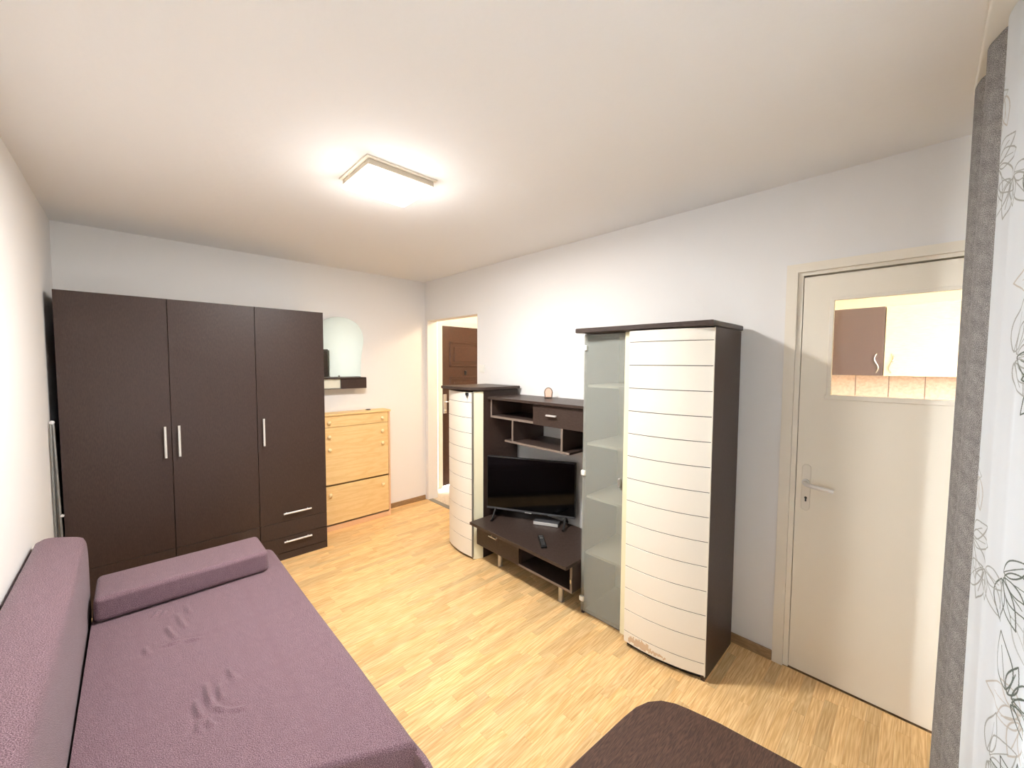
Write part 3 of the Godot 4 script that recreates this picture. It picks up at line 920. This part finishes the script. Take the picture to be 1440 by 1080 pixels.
func sofa() -> void:
	var t := thing("sofa", "low purple fabric sofa along the left wall", "sofa", Vector3(0.15, 0, -2.0))
	var y := 0.40
	var zfar := -2.955
	var xl := -0.175
	var xr := 0.628
	var b := MB.new()
	var nx := 190
	var nz := 300
	var R := 0.10
	var near := func(x: float) -> float: return -1.078 - 0.52 * (0.622 - x)
	var grid: Array = []
	for i in nz + 1:
		var line := PackedVector3Array()
		for j in nx + 1:
			var u := float(j) / nx
			var w := float(i) / nz
			# finer towards the rims
			u = 0.5 - 0.5 * cos(PI * u) if false else u
			var x := lerpf(xl, xr, u)
			var za := zfar
			if x > xr - R:
				za = zfar + R - sqrt(maxf(0.0, R * R - pow(x - (xr - R), 2)))
			var z := lerpf(za, near.call(x), w)
			var h := sofa_h(x, z)
			var d := minf(xr - x, z - za)
			var rr := 0.035
			if d < rr:
				h -= rr - sqrt(maxf(0.0, rr * rr - pow(rr - d, 2)))
			var d2: float = near.call(x) - z
			if d2 < 0.012:
				h -= 0.012 - sqrt(maxf(0.0, 0.012 * 0.012 - pow(0.012 - d2, 2)))
			line.append(Vector3(x, y + h, z))
		grid.append(line)
	var first := 0
	for i in nz + 1:
		for j in nx + 1:
			var du: Vector3 = grid[i][mini(j + 1, nx)] - grid[i][maxi(j - 1, 0)]
			var dv: Vector3 = grid[mini(i + 1, nz)][j] - grid[maxi(i - 1, 0)][j]
			var nn := dv.cross(du)
			if nn.y < 0:
				nn = -nn
			b.vert(grid[i][j], nn.normalized())
	for i in nz:
		for j in nx:
			var a := first + i * (nx + 1) + j
			b.face(a, a + 1, a + nx + 2)
			b.face(a, a + nx + 2, a + nx + 1)
	# sides down from the rim
	var rim := PackedVector3Array()
	for j in nx + 1:
		rim.append(grid[0][j])
	for i in range(1, nz + 1):
		rim.append(grid[i][nx])
	for j in range(nx - 1, -1, -1):
		rim.append(grid[nz][j])
	for i in range(nz - 1, 0, -1):
		rim.append(grid[i][0])
	var m := rim.size()
	for j in m:
		var p := rim[j]
		var q := rim[(j + 1) % m]
		var e := q - p
		var nn := Vector3(-e.z, 0, e.x)
		if nn.length_squared() < 1e-14:
			continue
		nn = nn.normalized()
		if nn.dot(p - Vector3(0.2, p.y, -2.0)) < 0:
			nn = -nn
		b.quad(p, q, Vector3(q.x, 0.05, q.z), Vector3(p.x, 0.05, p.z), nn)
	part(t, "seat", b, M.purple_fabric)
	# front cover that runs past the near end
	var fl := MB.new()
	var rings: Array = []
	for q in [[-2.86, 0.345], [-2.0, 0.352], [-1.2, 0.362], [-1.09, 0.372], [-1.05, 0.375], [-1.02, 0.372], [-0.99, 0.36], [-0.965, 0.33], [-0.955, 0.28]]:
		var ring := PackedVector3Array()
		var x0 := 0.612
		var x1 := 0.640
		for p in [[x0, 0.05], [x1, 0.05], [x1 + 0.004, 0.2], [x1 + 0.002, q[1] - 0.03], [x1 - 0.006, q[1] - 0.008], [x0 + 0.008, q[1]], [x0, q[1] - 0.006]]:
			ring.append(Vector3(p[0], p[1], q[0]))
		rings.append(ring)
	fl.loft(rings)
	part(t, "front_cover", fl, M.purple_fabric)
	# back cushion
	var prof := smooth_path([Vector2(-0.345, 0.30), Vector2(-0.26, 0.295), Vector2(-0.192, 0.30), Vector2(-0.184, 0.34), Vector2(-0.182, 0.45), Vector2(-0.182, 0.60), Vector2(-0.184, 0.69), Vector2(-0.190, 0.735), Vector2(-0.208, 0.757), Vector2(-0.25, 0.772), Vector2(-0.312, 0.785), Vector2(-0.340, 0.776), Vector2(-0.352, 0.75), Vector2(-0.355, 0.55), Vector2(-0.353, 0.4), Vector2(-0.345, 0.30)], 3)
	var ctr := Vector2(-0.258, 0.54)
	rings = []
	for k in 26:
		var z := 0.0
		var s := 1.0
		if k < 8:
			var w := PI / 2 * k / 7.0
			z = -2.855 + 0.05 * (1.0 - sin(w))  * -1.0 + 0.05
			z = -2.86 + 0.05 * (1.0 - cos(w))
			s = 0.05 * (1.0 - sin(w))
		else:
			z = lerpf(-2.81, -1.02, (k - 7) / 18.0)
			s = 0.0
		var ring := PackedVector3Array()
		for i in prof.size() - 1:
			var d := (prof[i] - ctr)
			var q := ctr + Vector2(d.x * (1.0 - s / 0.085), d.y * (1.0 - s / 0.24))
			var bulge := 0.004 * sin(z * 4.0 + q.y * 6.0)
			ring.append(Vector3(q.x + (bulge * 0.5 - 0.002 if q.x > -0.2 else 0.0), q.y, z))
		rings.append(ring)
	var bk := MB.new()
	bk.loft(rings)
	part(t, "back_rail", bx(-0.345, -0.19, 0.05, 0.293, -2.84, -1.3, 0.01, 2), M.purple_fabric)
	for q in [[-0.1, -2.85], [0.56, -2.8], [-0.1, -1.55], [0.54, -1.25]]:
		var l := MB.new()
		l.lathe([Vector2(0.0, 0.0), Vector2(0.02, 0.0), Vector2(0.025, 0.06), Vector2(0.0, 0.06)], Transform3D(Basis.IDENTITY, Vector3(q[0], 0, q[1])), 16)
		part(t, "foot", l, M.black_plastic)
	# bolster at the wardrobe end
	var bo := MB.new()
	bo.box(Vector3(-0.166, 0.404, -2.885), Vector3(0.538, 0.522, -2.592), 0.024, 4)
	var bc := thing("back_cushion", "long purple back cushion standing along the left wall behind the sofa seat", "cushion", Vector3(-0.27, 0.295, -1.94))
	part(bc, "cover", bk, M.purple_fabric)
	var o := Vector3(0.18, 0.40, -2.74)
	var c := thing("bolster_cushion", "long purple bolster lying on the wardrobe end of the sofa", "cushion", o)
	part(c, "cover", bo, M.purple_fabric)

# ------------------------------------------------------------------ coffee table
func coffee_table() -> void:
	var t := thing("coffee_table", "dark brown coffee table with rounded corners in front of the window", "coffee table", Vector3(0.95, 0, -0.4))
	var outline := [Vector2(0.56, -0.69), Vector2(0.871, -0.663), Vector2(1.14, -0.640), Vector2(1.20, -0.632), Vector2(1.25, -0.614), Vector2(1.288, -0.585), Vector2(1.312, -0.545), Vector2(1.325, -0.50), Vector2(1.343, -0.41), Vector2(1.365, -0.19), Vector2(1.375, -0.10), Vector2(1.372, -0.05), Vector2(1.35, -0.01), Vector2(1.31, 0.02), Vector2(1.26, 0.033), Vector2(0.62, 0.015), Vector2(0.56, 0.0), Vector2(0.52, -0.03), Vector2(0.50, -0.08), Vector2(0.47, -0.58), Vector2(0.475, -0.63), Vector2(0.51, -0.675)]
	var poly := PackedVector2Array()
	for p in outline:
		poly.append(p)
	var b := MB.new()
	b.prism(poly, 0.418, 0.450, 0.003)
	part(t, "table_top", b, M.wenge_table)
	part(t, "apron", wall_boxes([[0.60, 1.24, 0.34, 0.418, -0.60, -0.58], [0.60, 1.24, 0.34, 0.418, -0.07, -0.05], [0.60, 0.62, 0.34, 0.418, -0.58, -0.07], [1.22, 1.24, 0.34, 0.418, -0.58, -0.07]]), M.wenge_table)
	for q in [[0.60, -0.60], [1.19, -0.60], [0.60, -0.10], [1.19, -0.10]]:
		part(t, "leg", bx(q[0], q[0] + 0.05, 0, 0.418, q[1], q[1] + 0.05, 0.003), M.wenge_table)

# ------------------------------------------------------------------ bowed doors made of slats
func bow(a: Vector2, b: Vector2, sag: float, k: int, off: float) -> PackedVector2Array:
	var nn := Vector2((b - a).y, -(b - a).x).normalized()
	if nn.x > 0:
		nn = -nn
	var out := PackedVector2Array()
	for i in k + 1:
		var u := float(i) / k
		out.append(a.lerp(b, u) + nn * (sag * 4.0 * u * (1.0 - u) + off))
	return out

func bowed_panel(a: Vector2, b: Vector2, sag: float, y0: float, y1: float, off: float, thick: float, ch: float) -> MB:
	var m := MB.new()
	var outer := bow(a, b, sag, 12, off)
	var inner := bow(a, b, sag, 12, off - thick)
	var poly := PackedVector2Array()
	poly.append_array(outer)
	for i in range(inner.size() - 1, -1, -1):
		poly.append(inner[i])
	m.prism(poly, y0, y1, ch)
	return m

func bowed_door(parent: Node3D, a: Vector2, b: Vector2, sag: float, y0: float, y1: float, first: float, pitch: float) -> MeshInstance3D:
	var d := part(parent, "door", bowed_panel(a, b, sag, y0, y1, -0.003, 0.015, 0.0), M.groove)
	d.set_meta("label", "white glossy bowed door of horizontal slats")
	var y := y1
	var h := first
	while y > y0 + 0.01:
		var yb := maxf(y - h, y0)
		if yb - y0 < 0.02:
			yb = y0
		part(d, "slat", bowed_panel(a, b, sag, yb + 0.0018, y - 0.0018, 0.0, 0.003, 0.0008), M.gloss_white)
		y = yb
		h = pitch
	return d

func display_cabinet() -> void:
	var t := thing("display_cabinet", "tall dark cabinet with frosted glass door and white bowed door", "cabinet", Vector3(2.24, 0, -1.1))
	var xb := 2.448
	part(t, "side_panel", bx(2.048, xb, 0.0, 1.800, -0.727, -0.708), M.wenge)
	part(t, "side_panel", bx(2.058, xb, 0.0, 1.800, -1.480, -1.462), M.wenge)
	part(t, "divider", bx(2.055, xb, 0.03, 1.800, -1.1795, -1.165), M.cream_shelf)
	part(t, "back_panel", bx(xb - 0.012, xb - 0.002, 0.03, 1.800, -1.462, -0.727, 0.0), M.cream_shelf, "pale back panel")
	part(t, "base_board", bx(2.075, xb - 0.012, 0.0, 0.028, -1.462, -0.727), M.wenge)
	# top board with its long front overhang
	var b := MB.new()
	b.prism(PackedVector2Array([Vector2(1.965, -1.485), Vector2(1.985, -1.10), Vector2(2.002, -0.700), Vector2(xb, -0.700), Vector2(xb, -1.485)]), 1.802, 1.830, 0.004)
	part(t, "top_board", b, M.wenge_flat)
	for y in [0.412, 0.777, 1.117, 1.485]:
		part(t, "shelf", bx(2.068, xb - 0.013, y - 0.016, y, -1.461, -1.186), M.cream_shelf, "cream shelf behind the frosted glass")
	var g := part(t, "glass_door", bx(2.046, 2.051, 0.028, 1.795, -1.477, -1.182, 0.001), M.frosted_glass, "frosted greenish glass door")
	for y in [0.105, 0.925, 1.715]:
		part(g, "hinge", bx(2.036, 2.053, y - 0.016, y + 0.016, -1.4835, -1.452, 0.004, 2), M.white_plastic, "small white glass hinge")
	part(g, "handle", bx(2.030, 2.0455, 0.895, 0.945, -1.214, -1.202, 0.004, 2), M.brushed, "small metal pull")
	part(t, "post", bx(2.026, 2.054, 0.028, 1.798, -1.180, -1.135), M.cream_edge, "cream vertical post beside the glass door")
	var A := Vector2(1.984, -1.128)
	var B := Vector2(2.046, -0.7085)
	part(t, "door_edge", bx(1.992, 2.022, 0.030, 1.796, -1.134, -1.124, 0.002), M.cream_edge)
	part(t, "plinth", bowed_panel(Vector2(2.0, -1.12), Vector2(2.05, -0.73), 0.022, 0.002, 0.027, -0.012, 0.02, 0.0), M.black_plastic)
	var d := bowed_door(t, A, B, 0.026, 0.030, 1.797, 0.062, 0.1262)
	for e in [[A, 1.0], [B, -1.0]]:
		pass
	part(d, "edge_strip", bx(2.0405, 2.05, 0.030, 1.797, -0.7085, -0.7045, 0.001), M.gloss_white)
	# worn patch where the finish has peeled at the bottom
	var m := MB.new()
	var P := bow(A, B, 0.026, 60, 0.0004)
	var rr := RandomNumberGenerator.new()
	rr.seed = 3
	for i in range(4, 34):
		var u := (i - 4) / 30.0
		var lo := 0.036 + 0.012 * rr.randf()
		var hi := lo + (0.028 + 0.03 * sin(PI * pow(u, 0.6))) * rr.randf_range(0.55, 1.0) * (1.0 if u < 0.55 else 0.55)
		var p := P[i]
		var q := P[i + 1]
		m.quad(Vector3(p.x, lo, p.y), Vector3(q.x, lo + 0.003, q.y), Vector3(q.x, hi - 0.004 * rr.randf(), q.y), Vector3(p.x, hi, p.y), Vector3(-0.98, 0, 0.15).normalized())
	part(d, "worn_patch", m, M.stain, "peeled beige patch at the foot of the white door")

func side_cabinet() -> void:
	var t := thing("side_cabinet", "waist-high dark cabinet with white bowed slatted door beside the doorway", "cabinet", Vector3(2.24, 0, -2.68))
	var xb := 2.448
	part(t, "side_panel", bx(2.052, xb, 0, 1.395, -2.492, -2.474), M.wenge)
	part(t, "side_panel", bx(2.02, xb, 0, 1.395, -2.893, -2.875), M.wenge)
	part(t, "back_panel", bx(xb - 0.012, xb - 0.002, 0.02, 1.395, -2.875, -2.492, 0.0), M.wenge)
	part(t, "base_board", bx(2.06, xb - 0.012, 0.0, 0.02, -2.875, -2.492), M.wenge)
	var b := MB.new()
	b.prism(PackedVector2Array([Vector2(1.935, -2.905), Vector2(1.925, -2.70), Vector2(1.94, -2.50), Vector2(2.04, -2.445), Vector2(xb, -2.445), Vector2(xb, -2.905)]), 1.397, 1.422, 0.004)
	part(t, "top_board", b, M.wenge_flat)
	var A := Vector2(2.004, -2.885)
	var B := Vector2(1.966, -2.508)
	var d := bowed_door(t, A, B, 0.026, 0.022, 1.384, 0.085, 0.1262)
	part(d, "edge_strip", bx(1.960, 1.974, 0.022, 1.384, -2.5075, -2.498, 0.001), M.grey_edge, "grey metal edge strip")
	# cream filler from the door edge back to the dark side
	var f := MB.new()
	f.prism(PackedVector2Array([Vector2(1.974, -2.503), Vector2(2.050, -2.468), Vector2(2.050, -2.490), Vector2(1.98, -2.515)]), 0.002, 1.388, 0.001)
	part(t, "filler_panel", f, M.cream_edge, "cream vertical filler panel")
	var k := MB.new()
	k.box(Vector3(1.945, 1.352, -2.575), Vector3(1.962, 1.378, -2.545), 0.006, 2)
	k.tube([Vector3(1.955, 1.365, -2.56), Vector3(1.948, 1.35, -2.552), Vector3(1.944, 1.335, -2.548)], 0.007, 8, 0.003)
	part(t, "clip", k, M.black_plastic, "small black clip at the top of the door")

# ------------------------------------------------------------------ television wall
func tv_bench() -> void:
	var t := thing("tv_bench", "low dark television bench on silver legs between the cabinets", "tv bench", Vector3(2.2, 0, -1.97))
	part(t, "top_board", bx(1.90, 2.452, 0.330, 0.352, -2.458, -1.487, 0.002), M.wenge_flat)
	var x0 := 1.972
	part(t, "body", wall_boxes([[x0, 2.44, 0.152, 0.168, -2.455, -1.492], [x0, 2.44, 0.168, 0.33, -2.455, -2.438], [x0, 2.44, 0.168, 0.33, -1.509, -1.492], [x0 + 0.02, 2.44, 0.168, 0.33, -1.983, -1.967], [2.425, 2.44, 0.168, 0.33, -2.438, -1.983], [2.425, 2.44, 0.168, 0.33, -1.967, -1.509]]), M.wenge_flat)
	for q in [[0.152, 0.168, -1.98, -1.492], [0.168, 0.329, -1.509, -1.492]]:
		part(t, "edge_band", bx(x0 - 0.001, x0 + 0.0005, q[0], q[1], q[2], q[3], 0.0), M.wenge_edge, "lighter brown front edge")
	var d := part(t, "drawer", bx(x0 - 0.002, x0 + 0.016, 0.156, 0.326, -2.452, -1.972, 0.002), M.wenge_flat)
	var h := MB.new()
	h.box(Vector3(x0 - 0.026, 0.275, -2.285), Vector3(x0 - 0.016, 0.285, -2.195), 0.003)
	for z in [-2.27, -2.21]:
		h.box(Vector3(x0 - 0.02, 0.276, z - 0.004), Vector3(x0 - 0.002, 0.284, z + 0.004), 0.001)
	part(d, "handle", h, M.satin, "short metal handle")
	for q in [[2.07, -2.28], [2.06, -1.65], [2.36, -2.28], [2.36, -1.65]]:
		var l := MB.new()
		l.lathe([Vector2(0.0, 0.0), Vector2(0.022, 0.0), Vector2(0.022, 0.004), Vector2(0.019, 0.006), Vector2(0.019, 0.152), Vector2(0.0, 0.152)], Transform3D(Basis.IDENTITY, Vector3(q[0], 0, q[1])), 20)
		part(t, "leg", l, M.brushed, "round silver leg")
	part(t, "latch", bx(x0 - 0.006, x0, 0.215, 0.245, -1.506, -1.496, 0.002), M.chrome, "tiny metal catch")

func wall_shelf() -> void:
	var t := thing("wall_shelf", "dark wall shelf unit with open niches above the television", "shelf", Vector3(2.3, 1.0, -1.97))
	var x0 := 2.12
	var x1 := XR - 0.002
	part(t, "top_board", bx(x0 - 0.025, x1, 1.322, 1.342, -2.468, -1.487, 0.002), M.wenge_flat)
	part(t, "middle_board", bx(x0, x1, 1.172, 1.190, -2.458, -1.490), M.wenge_flat)
	part(t, "lower_board", bx(x0, x1, 0.994, 1.010, -2.285, -1.640), M.wenge_flat)
	part(t, "end_panel", bx(x0, x1, 1.190, 1.322, -2.458, -2.441), M.wenge_flat)
	part(t, "end_panel", bx(x0, x1, 1.190, 1.322, -1.507, -1.490), M.wenge_flat)
	part(t, "back_panel", bx(x1 - 0.012, x1 - 0.001, 1.190, 1.322, -2.441, -1.507, 0.0), M.wenge)
	part(t, "divider", bx(x0, x1, 1.010, 1.172, -2.206, -2.189), M.wenge_flat)
	part(t, "divider", bx(x0, x1, 1.010, 1.172, -1.716, -1.699), M.wenge_flat)
	for q in [[1.172, 1.190, -2.458, -1.98], [0.994, 1.010, -2.285, -1.640], [1.190, 1.322, -2.458, -2.441], [1.010, 1.172, -2.206, -2.189], [1.010, 1.172, -1.716, -1.699]]:
		part(t, "edge_band", bx(x0 - 0.001, x0 + 0.0005, q[0], q[1], q[2], q[3], 0.0), M.wenge_edge, "lighter brown front edge")
	var d := part(t, "drawer", bx(x0 - 0.003, x0 + 0.015, 1.168, 1.318, -1.978, -1.491, 0.002), M.wenge_flat)
	var bd := MB.new()
	bd.box(Vector3(x0 + 0.015, 1.19, -1.976), Vector3(x1 - 0.02, 1.31, -1.51), 0.001)
	part(d, "drawer_box", bd, M.wenge)
	var h := MB.new()
	h.box(Vector3(x0 - 0.03, 1.244, -1.835), Vector3(x0 - 0.018, 1.256, -1.745), 0.003)
	for z in [-1.82, -1.76]:
		h.box(Vector3(x0 - 0.02, 1.246, z - 0.004), Vector3(x0 - 0.002, 1.254, z + 0.004), 0.001)
	part(d, "handle", h, M.satin, "short metal handle")
	# ornament on the top board: arched plaque in a dark rim
	var o := thing("ornament", "small arched ornament with pale face standing on the wall shelf", "ornament", Vector3(2.36, 1.342, -2.04))
	var arch := PackedVector2Array()
	var arch2 := PackedVector2Array()
	for e in [[arch, 0.0], [arch2, 0.008]]:
		var a: PackedVector2Array = e[0]
		var s: float = e[1]
		a.append(Vector2(-0.030 + s, 0.0 + s))
		a.append(Vector2(0.030 - s, 0.0 + s))
		for i in 13:
			var w := PI * i / 12
			a.append(Vector2((0.034 - s) * cos(w), 0.045 + (0.040 - s) * sin(w)))
		if s == 0.0:
			arch = a
		else:
			arch2 = a
	# faces the window; leans back a little
	var face := Basis(Vector3.UP, deg_to_rad(-48)) * Basis(Vector3.RIGHT, deg_to_rad(-10))
	var xf := Transform3D(face * Basis(Vector3(1, 0, 0), Vector3(0, 0, 1), Vector3(0, 1, 0)), Vector3(2.36, 1.344, -2.04))
	var ob := MB.new()
	ob.prism(arch, -0.006, 0.006, 0.002, xf)
	part(o, "rim", ob, mat("ornament_rim", Color8(120, 100, 84), 0.5))
	var pb := MB.new()
	pb.prism(arch2, 0.006, 0.009, 0.001, xf)
	part(o, "face", pb, mat("ornament_face", Color8(226, 186, 164), 0.5), "pale pinkish face")
	var st := MB.new()
	st.box(Vector3(2.335, 1.342, -2.062), Vector3(2.385, 1.348, -2.02), 0.002)
	part(o, "foot", st, M.black_plastic)

func television() -> void:
	# local frame: x along the screen, z towards the viewer
	var a := Vector3(2.078, 0, -2.455)
	var b := Vector3(2.412, 0, -1.802)
	var mid := (a + b) / 2
	var ex := (b - a).normalized()
	var ez := Vector3(-ex.z, 0, ex.x)
	if ez.x > 0:
		ez = -ez
	var t := thing("television", "flat black television standing angled on the bench", "television", Vector3(mid.x, 0.352, mid.z))
	t.basis = Basis(-ex, Vector3.UP, ez) if (-ex).cross(Vector3.UP).dot(ez) > 0 else Basis(ex, Vector3.UP, ez)
	origin = Vector3.ZERO
	var sgn := 1.0 if t.basis.x.dot(ex) > 0 else -1.0
	var w := 0.3665
	var y0 := 0.074
	var y1 := 0.508
	part(t, "housing", bx(-w, w, y0, y1, -0.03, 0.0, 0.004, 2), M.black_plastic)
	part(t, "back_box", bx(-0.25, 0.25, y0 + 0.02, y0 + 0.26, -0.06, -0.03, 0.008, 2), M.black_plastic)
	part(t, "screen", bx(-w + 0.008, w - 0.008, y0 + 0.016, y1 - 0.008, -0.001, 0.0012, 0.0006), M.black_gloss, "dark glossy screen")
	part(t, "bottom_bezel", bx(-w, w, y0 - 0.001, y0 + 0.013, -0.002, 0.003, 0.001), M.grey_plastic)
	part(t, "maker_badge", bx(-0.028 + sgn * -0.01, 0.028 + sgn * -0.01, y0 - 0.006, y0 + 0.004, 0.001, 0.005, 0.001), M.brushed, "tiny silver badge")
	for s in [-1.0, 1.0]:
		var f := MB.new()
		var x: float = s * 0.29
		f.tube([Vector3(x, y0 + 0.01, -0.012), Vector3(x, 0.03, 0.05), Vector3(x, 0.009, 0.095)], 0.009, 10)
		f.tube([Vector3(x, y0 + 0.01, -0.012), Vector3(x, 0.03, -0.055), Vector3(x, 0.009, -0.085)], 0.009, 10)
		part(t, "foot", f, M.black_plastic)
	# silver set-top box behind the screen's foot line
	var sb := thing("set_top_box", "flat silver box lying under the right half of the television", "set-top box", Vector3(2.322, 0.352, -2.010))
	sb.basis = t.basis
	origin = Vector3.ZERO
	part(sb, "case", bx(-0.10, 0.10, 0.0, 0.028, -0.045, 0.045, 0.003), M.grey_plastic)
	part(sb, "front", bx(-0.098, 0.098, 0.003, 0.026, 0.045, 0.048, 0.001), M.satin, "silver front strip")
	var r := thing("remote_control", "black remote control lying on the television bench", "remote control", Vector3(2.047, 0.352, -1.815))
	r.rotation.y = atan2(0.13, 0.163) + 0.12
	r.rotation.y = PI / 2 - atan2(0.16, -0.135) + PI
	origin = Vector3.ZERO
	part(r, "body", bx(-0.021, 0.021, 0.0, 0.018, -0.09, 0.09, 0.006, 3), M.black_plastic)
	for i in 5:
		for j in 3:
			part(r, "button", bx(-0.013 + j * 0.0095, -0.006 + j * 0.0095, 0.0175, 0.0205, -0.07 + i * 0.018, -0.061 + i * 0.018, 0.001), M.grey_plastic)
	part(r, "button_ring", bx(-0.012, 0.012, 0.0175, 0.020, 0.028, 0.05, 0.002), M.brushed)
	part(r, "label_strip", bx(-0.014, 0.014, 0.0175, 0.0185, 0.062, 0.078, 0.0004), M.brushed, "pale strip at the end")

# ------------------------------------------------------------------ lamp
func ceiling_lamp() -> void:
	var cx := 0.972
	var cz := -1.926
	var t := thing("ceiling_lamp", "square white lamp glowing on the ceiling", "lamp", Vector3(cx, H, cz))
	part(t, "flange", bx(cx - 0.186, cx + 0.186, H - 0.008, H, cz - 0.165, cz + 0.165, 0.003), M.frame_paint)
	part(t, "tray", bx(cx - 0.172, cx + 0.172, H - 0.036, H - 0.008, cz - 0.153, cz + 0.153, 0.006, 2), mat("lamp_tray", Color8(196, 184, 166), 0.5))
	part(t, "diffuser", bx(cx - 0.178, cx + 0.170, H - 0.056, H - 0.034, cz - 0.155, cz + 0.155, 0.010, 3), lit("lamp_glow", Color8(255, 247, 232), 6.0))
	var a := AreaLight3D.new()
	a.name = "lamp_panel_light"
	a.area_size = Vector2(0.33, 0.30)
	a.light_color = Color8(252, 250, 248)
	a.light_energy = 6.2
	a.area_range = 8.0
	a.area_attenuation = 2.0
	a.shadow_enabled = true
	a.position = Vector3(0, -0.060, 0)
	a.rotation.x = -PI / 2
	t.add_child(a)
	var o := OmniLight3D.new()
	o.name = "lamp_rim_light"
	o.light_color = Color8(250, 249, 250)
	o.light_energy = 0.24
	o.light_size = 0.14
	o.omni_range = 8.0
	o.omni_attenuation = 2.0
	o.shadow_enabled = true
	o.position = Vector3(0, -0.15, 0)
	t.add_child(o)

# ------------------------------------------------------------------ small things
func small_things() -> void:
	var s := thing("light_switch", "small white light switch on the wall above the side cabinet", "light switch", Vector3(XR, 1.563, -3.0))
	part(s, "plate", bx(XR - 0.009, XR, 1.525, 1.603, -3.04, -2.962, 0.003, 2), M.white_plastic)
	part(s, "rocker", bx(XR - 0.013, XR - 0.008, 1.536, 1.592, -3.028, -2.974, 0.003, 2), M.white_plastic)
	# folded drying rack standing in the gap beside the wardrobe
	var t := thing("drying_rack", "folded grey metal drying rack standing between wardrobe and wall", "drying rack", Vector3(-0.342, 0, -3.515))
	for q in [[-0.3550, -0.3590, 0.0], [-0.3500, -0.3420, -0.012], [-0.3450, -0.3245, 0.0]]:
		var b := MB.new()
		var zr: float = -3.515 + q[2]
		b.tube([Vector3(q[1], 0.006, zr), Vector3((q[0] + q[1]) / 2 - 0.0008, 0.62, zr), Vector3(q[0], 1.25, zr)], 0.0055, 8)
		b.lathe([Vector2(0.0, 0.0), Vector2(0.0068, 0.0), Vector2(0.0068, 0.03), Vector2(0.0056, 0.032)], Transform3D(Basis.IDENTITY, Vector3(q[1], 0.0, zr)), 10)
		part(t, "rail", b, M.rack_metal)
	var k := MB.new()
	k.lathe([Vector2(0.0, -0.010), Vector2(0.010, -0.009), Vector2(0.0115, -0.004), Vector2(0.0115, 0.004), Vector2(0.010, 0.009), Vector2(0.0, 0.010)], Transform3D(Basis(Vector3.RIGHT, PI / 2), Vector3(-0.349, 1.258, -3.515)), 16)
	part(t, "hinge_cap", k, M.satin, "round pale hinge cap")
	var k2 := MB.new()
	k2.lathe([Vector2(0.0, -0.008), Vector2(0.008, -0.007), Vector2(0.008, 0.007), Vector2(0.0, 0.008)], Transform3D(Basis(Vector3.RIGHT, PI / 2), Vector3(-0.3275, 0.70, -3.508)), 14)
	part(t, "rivet", k2, M.satin)
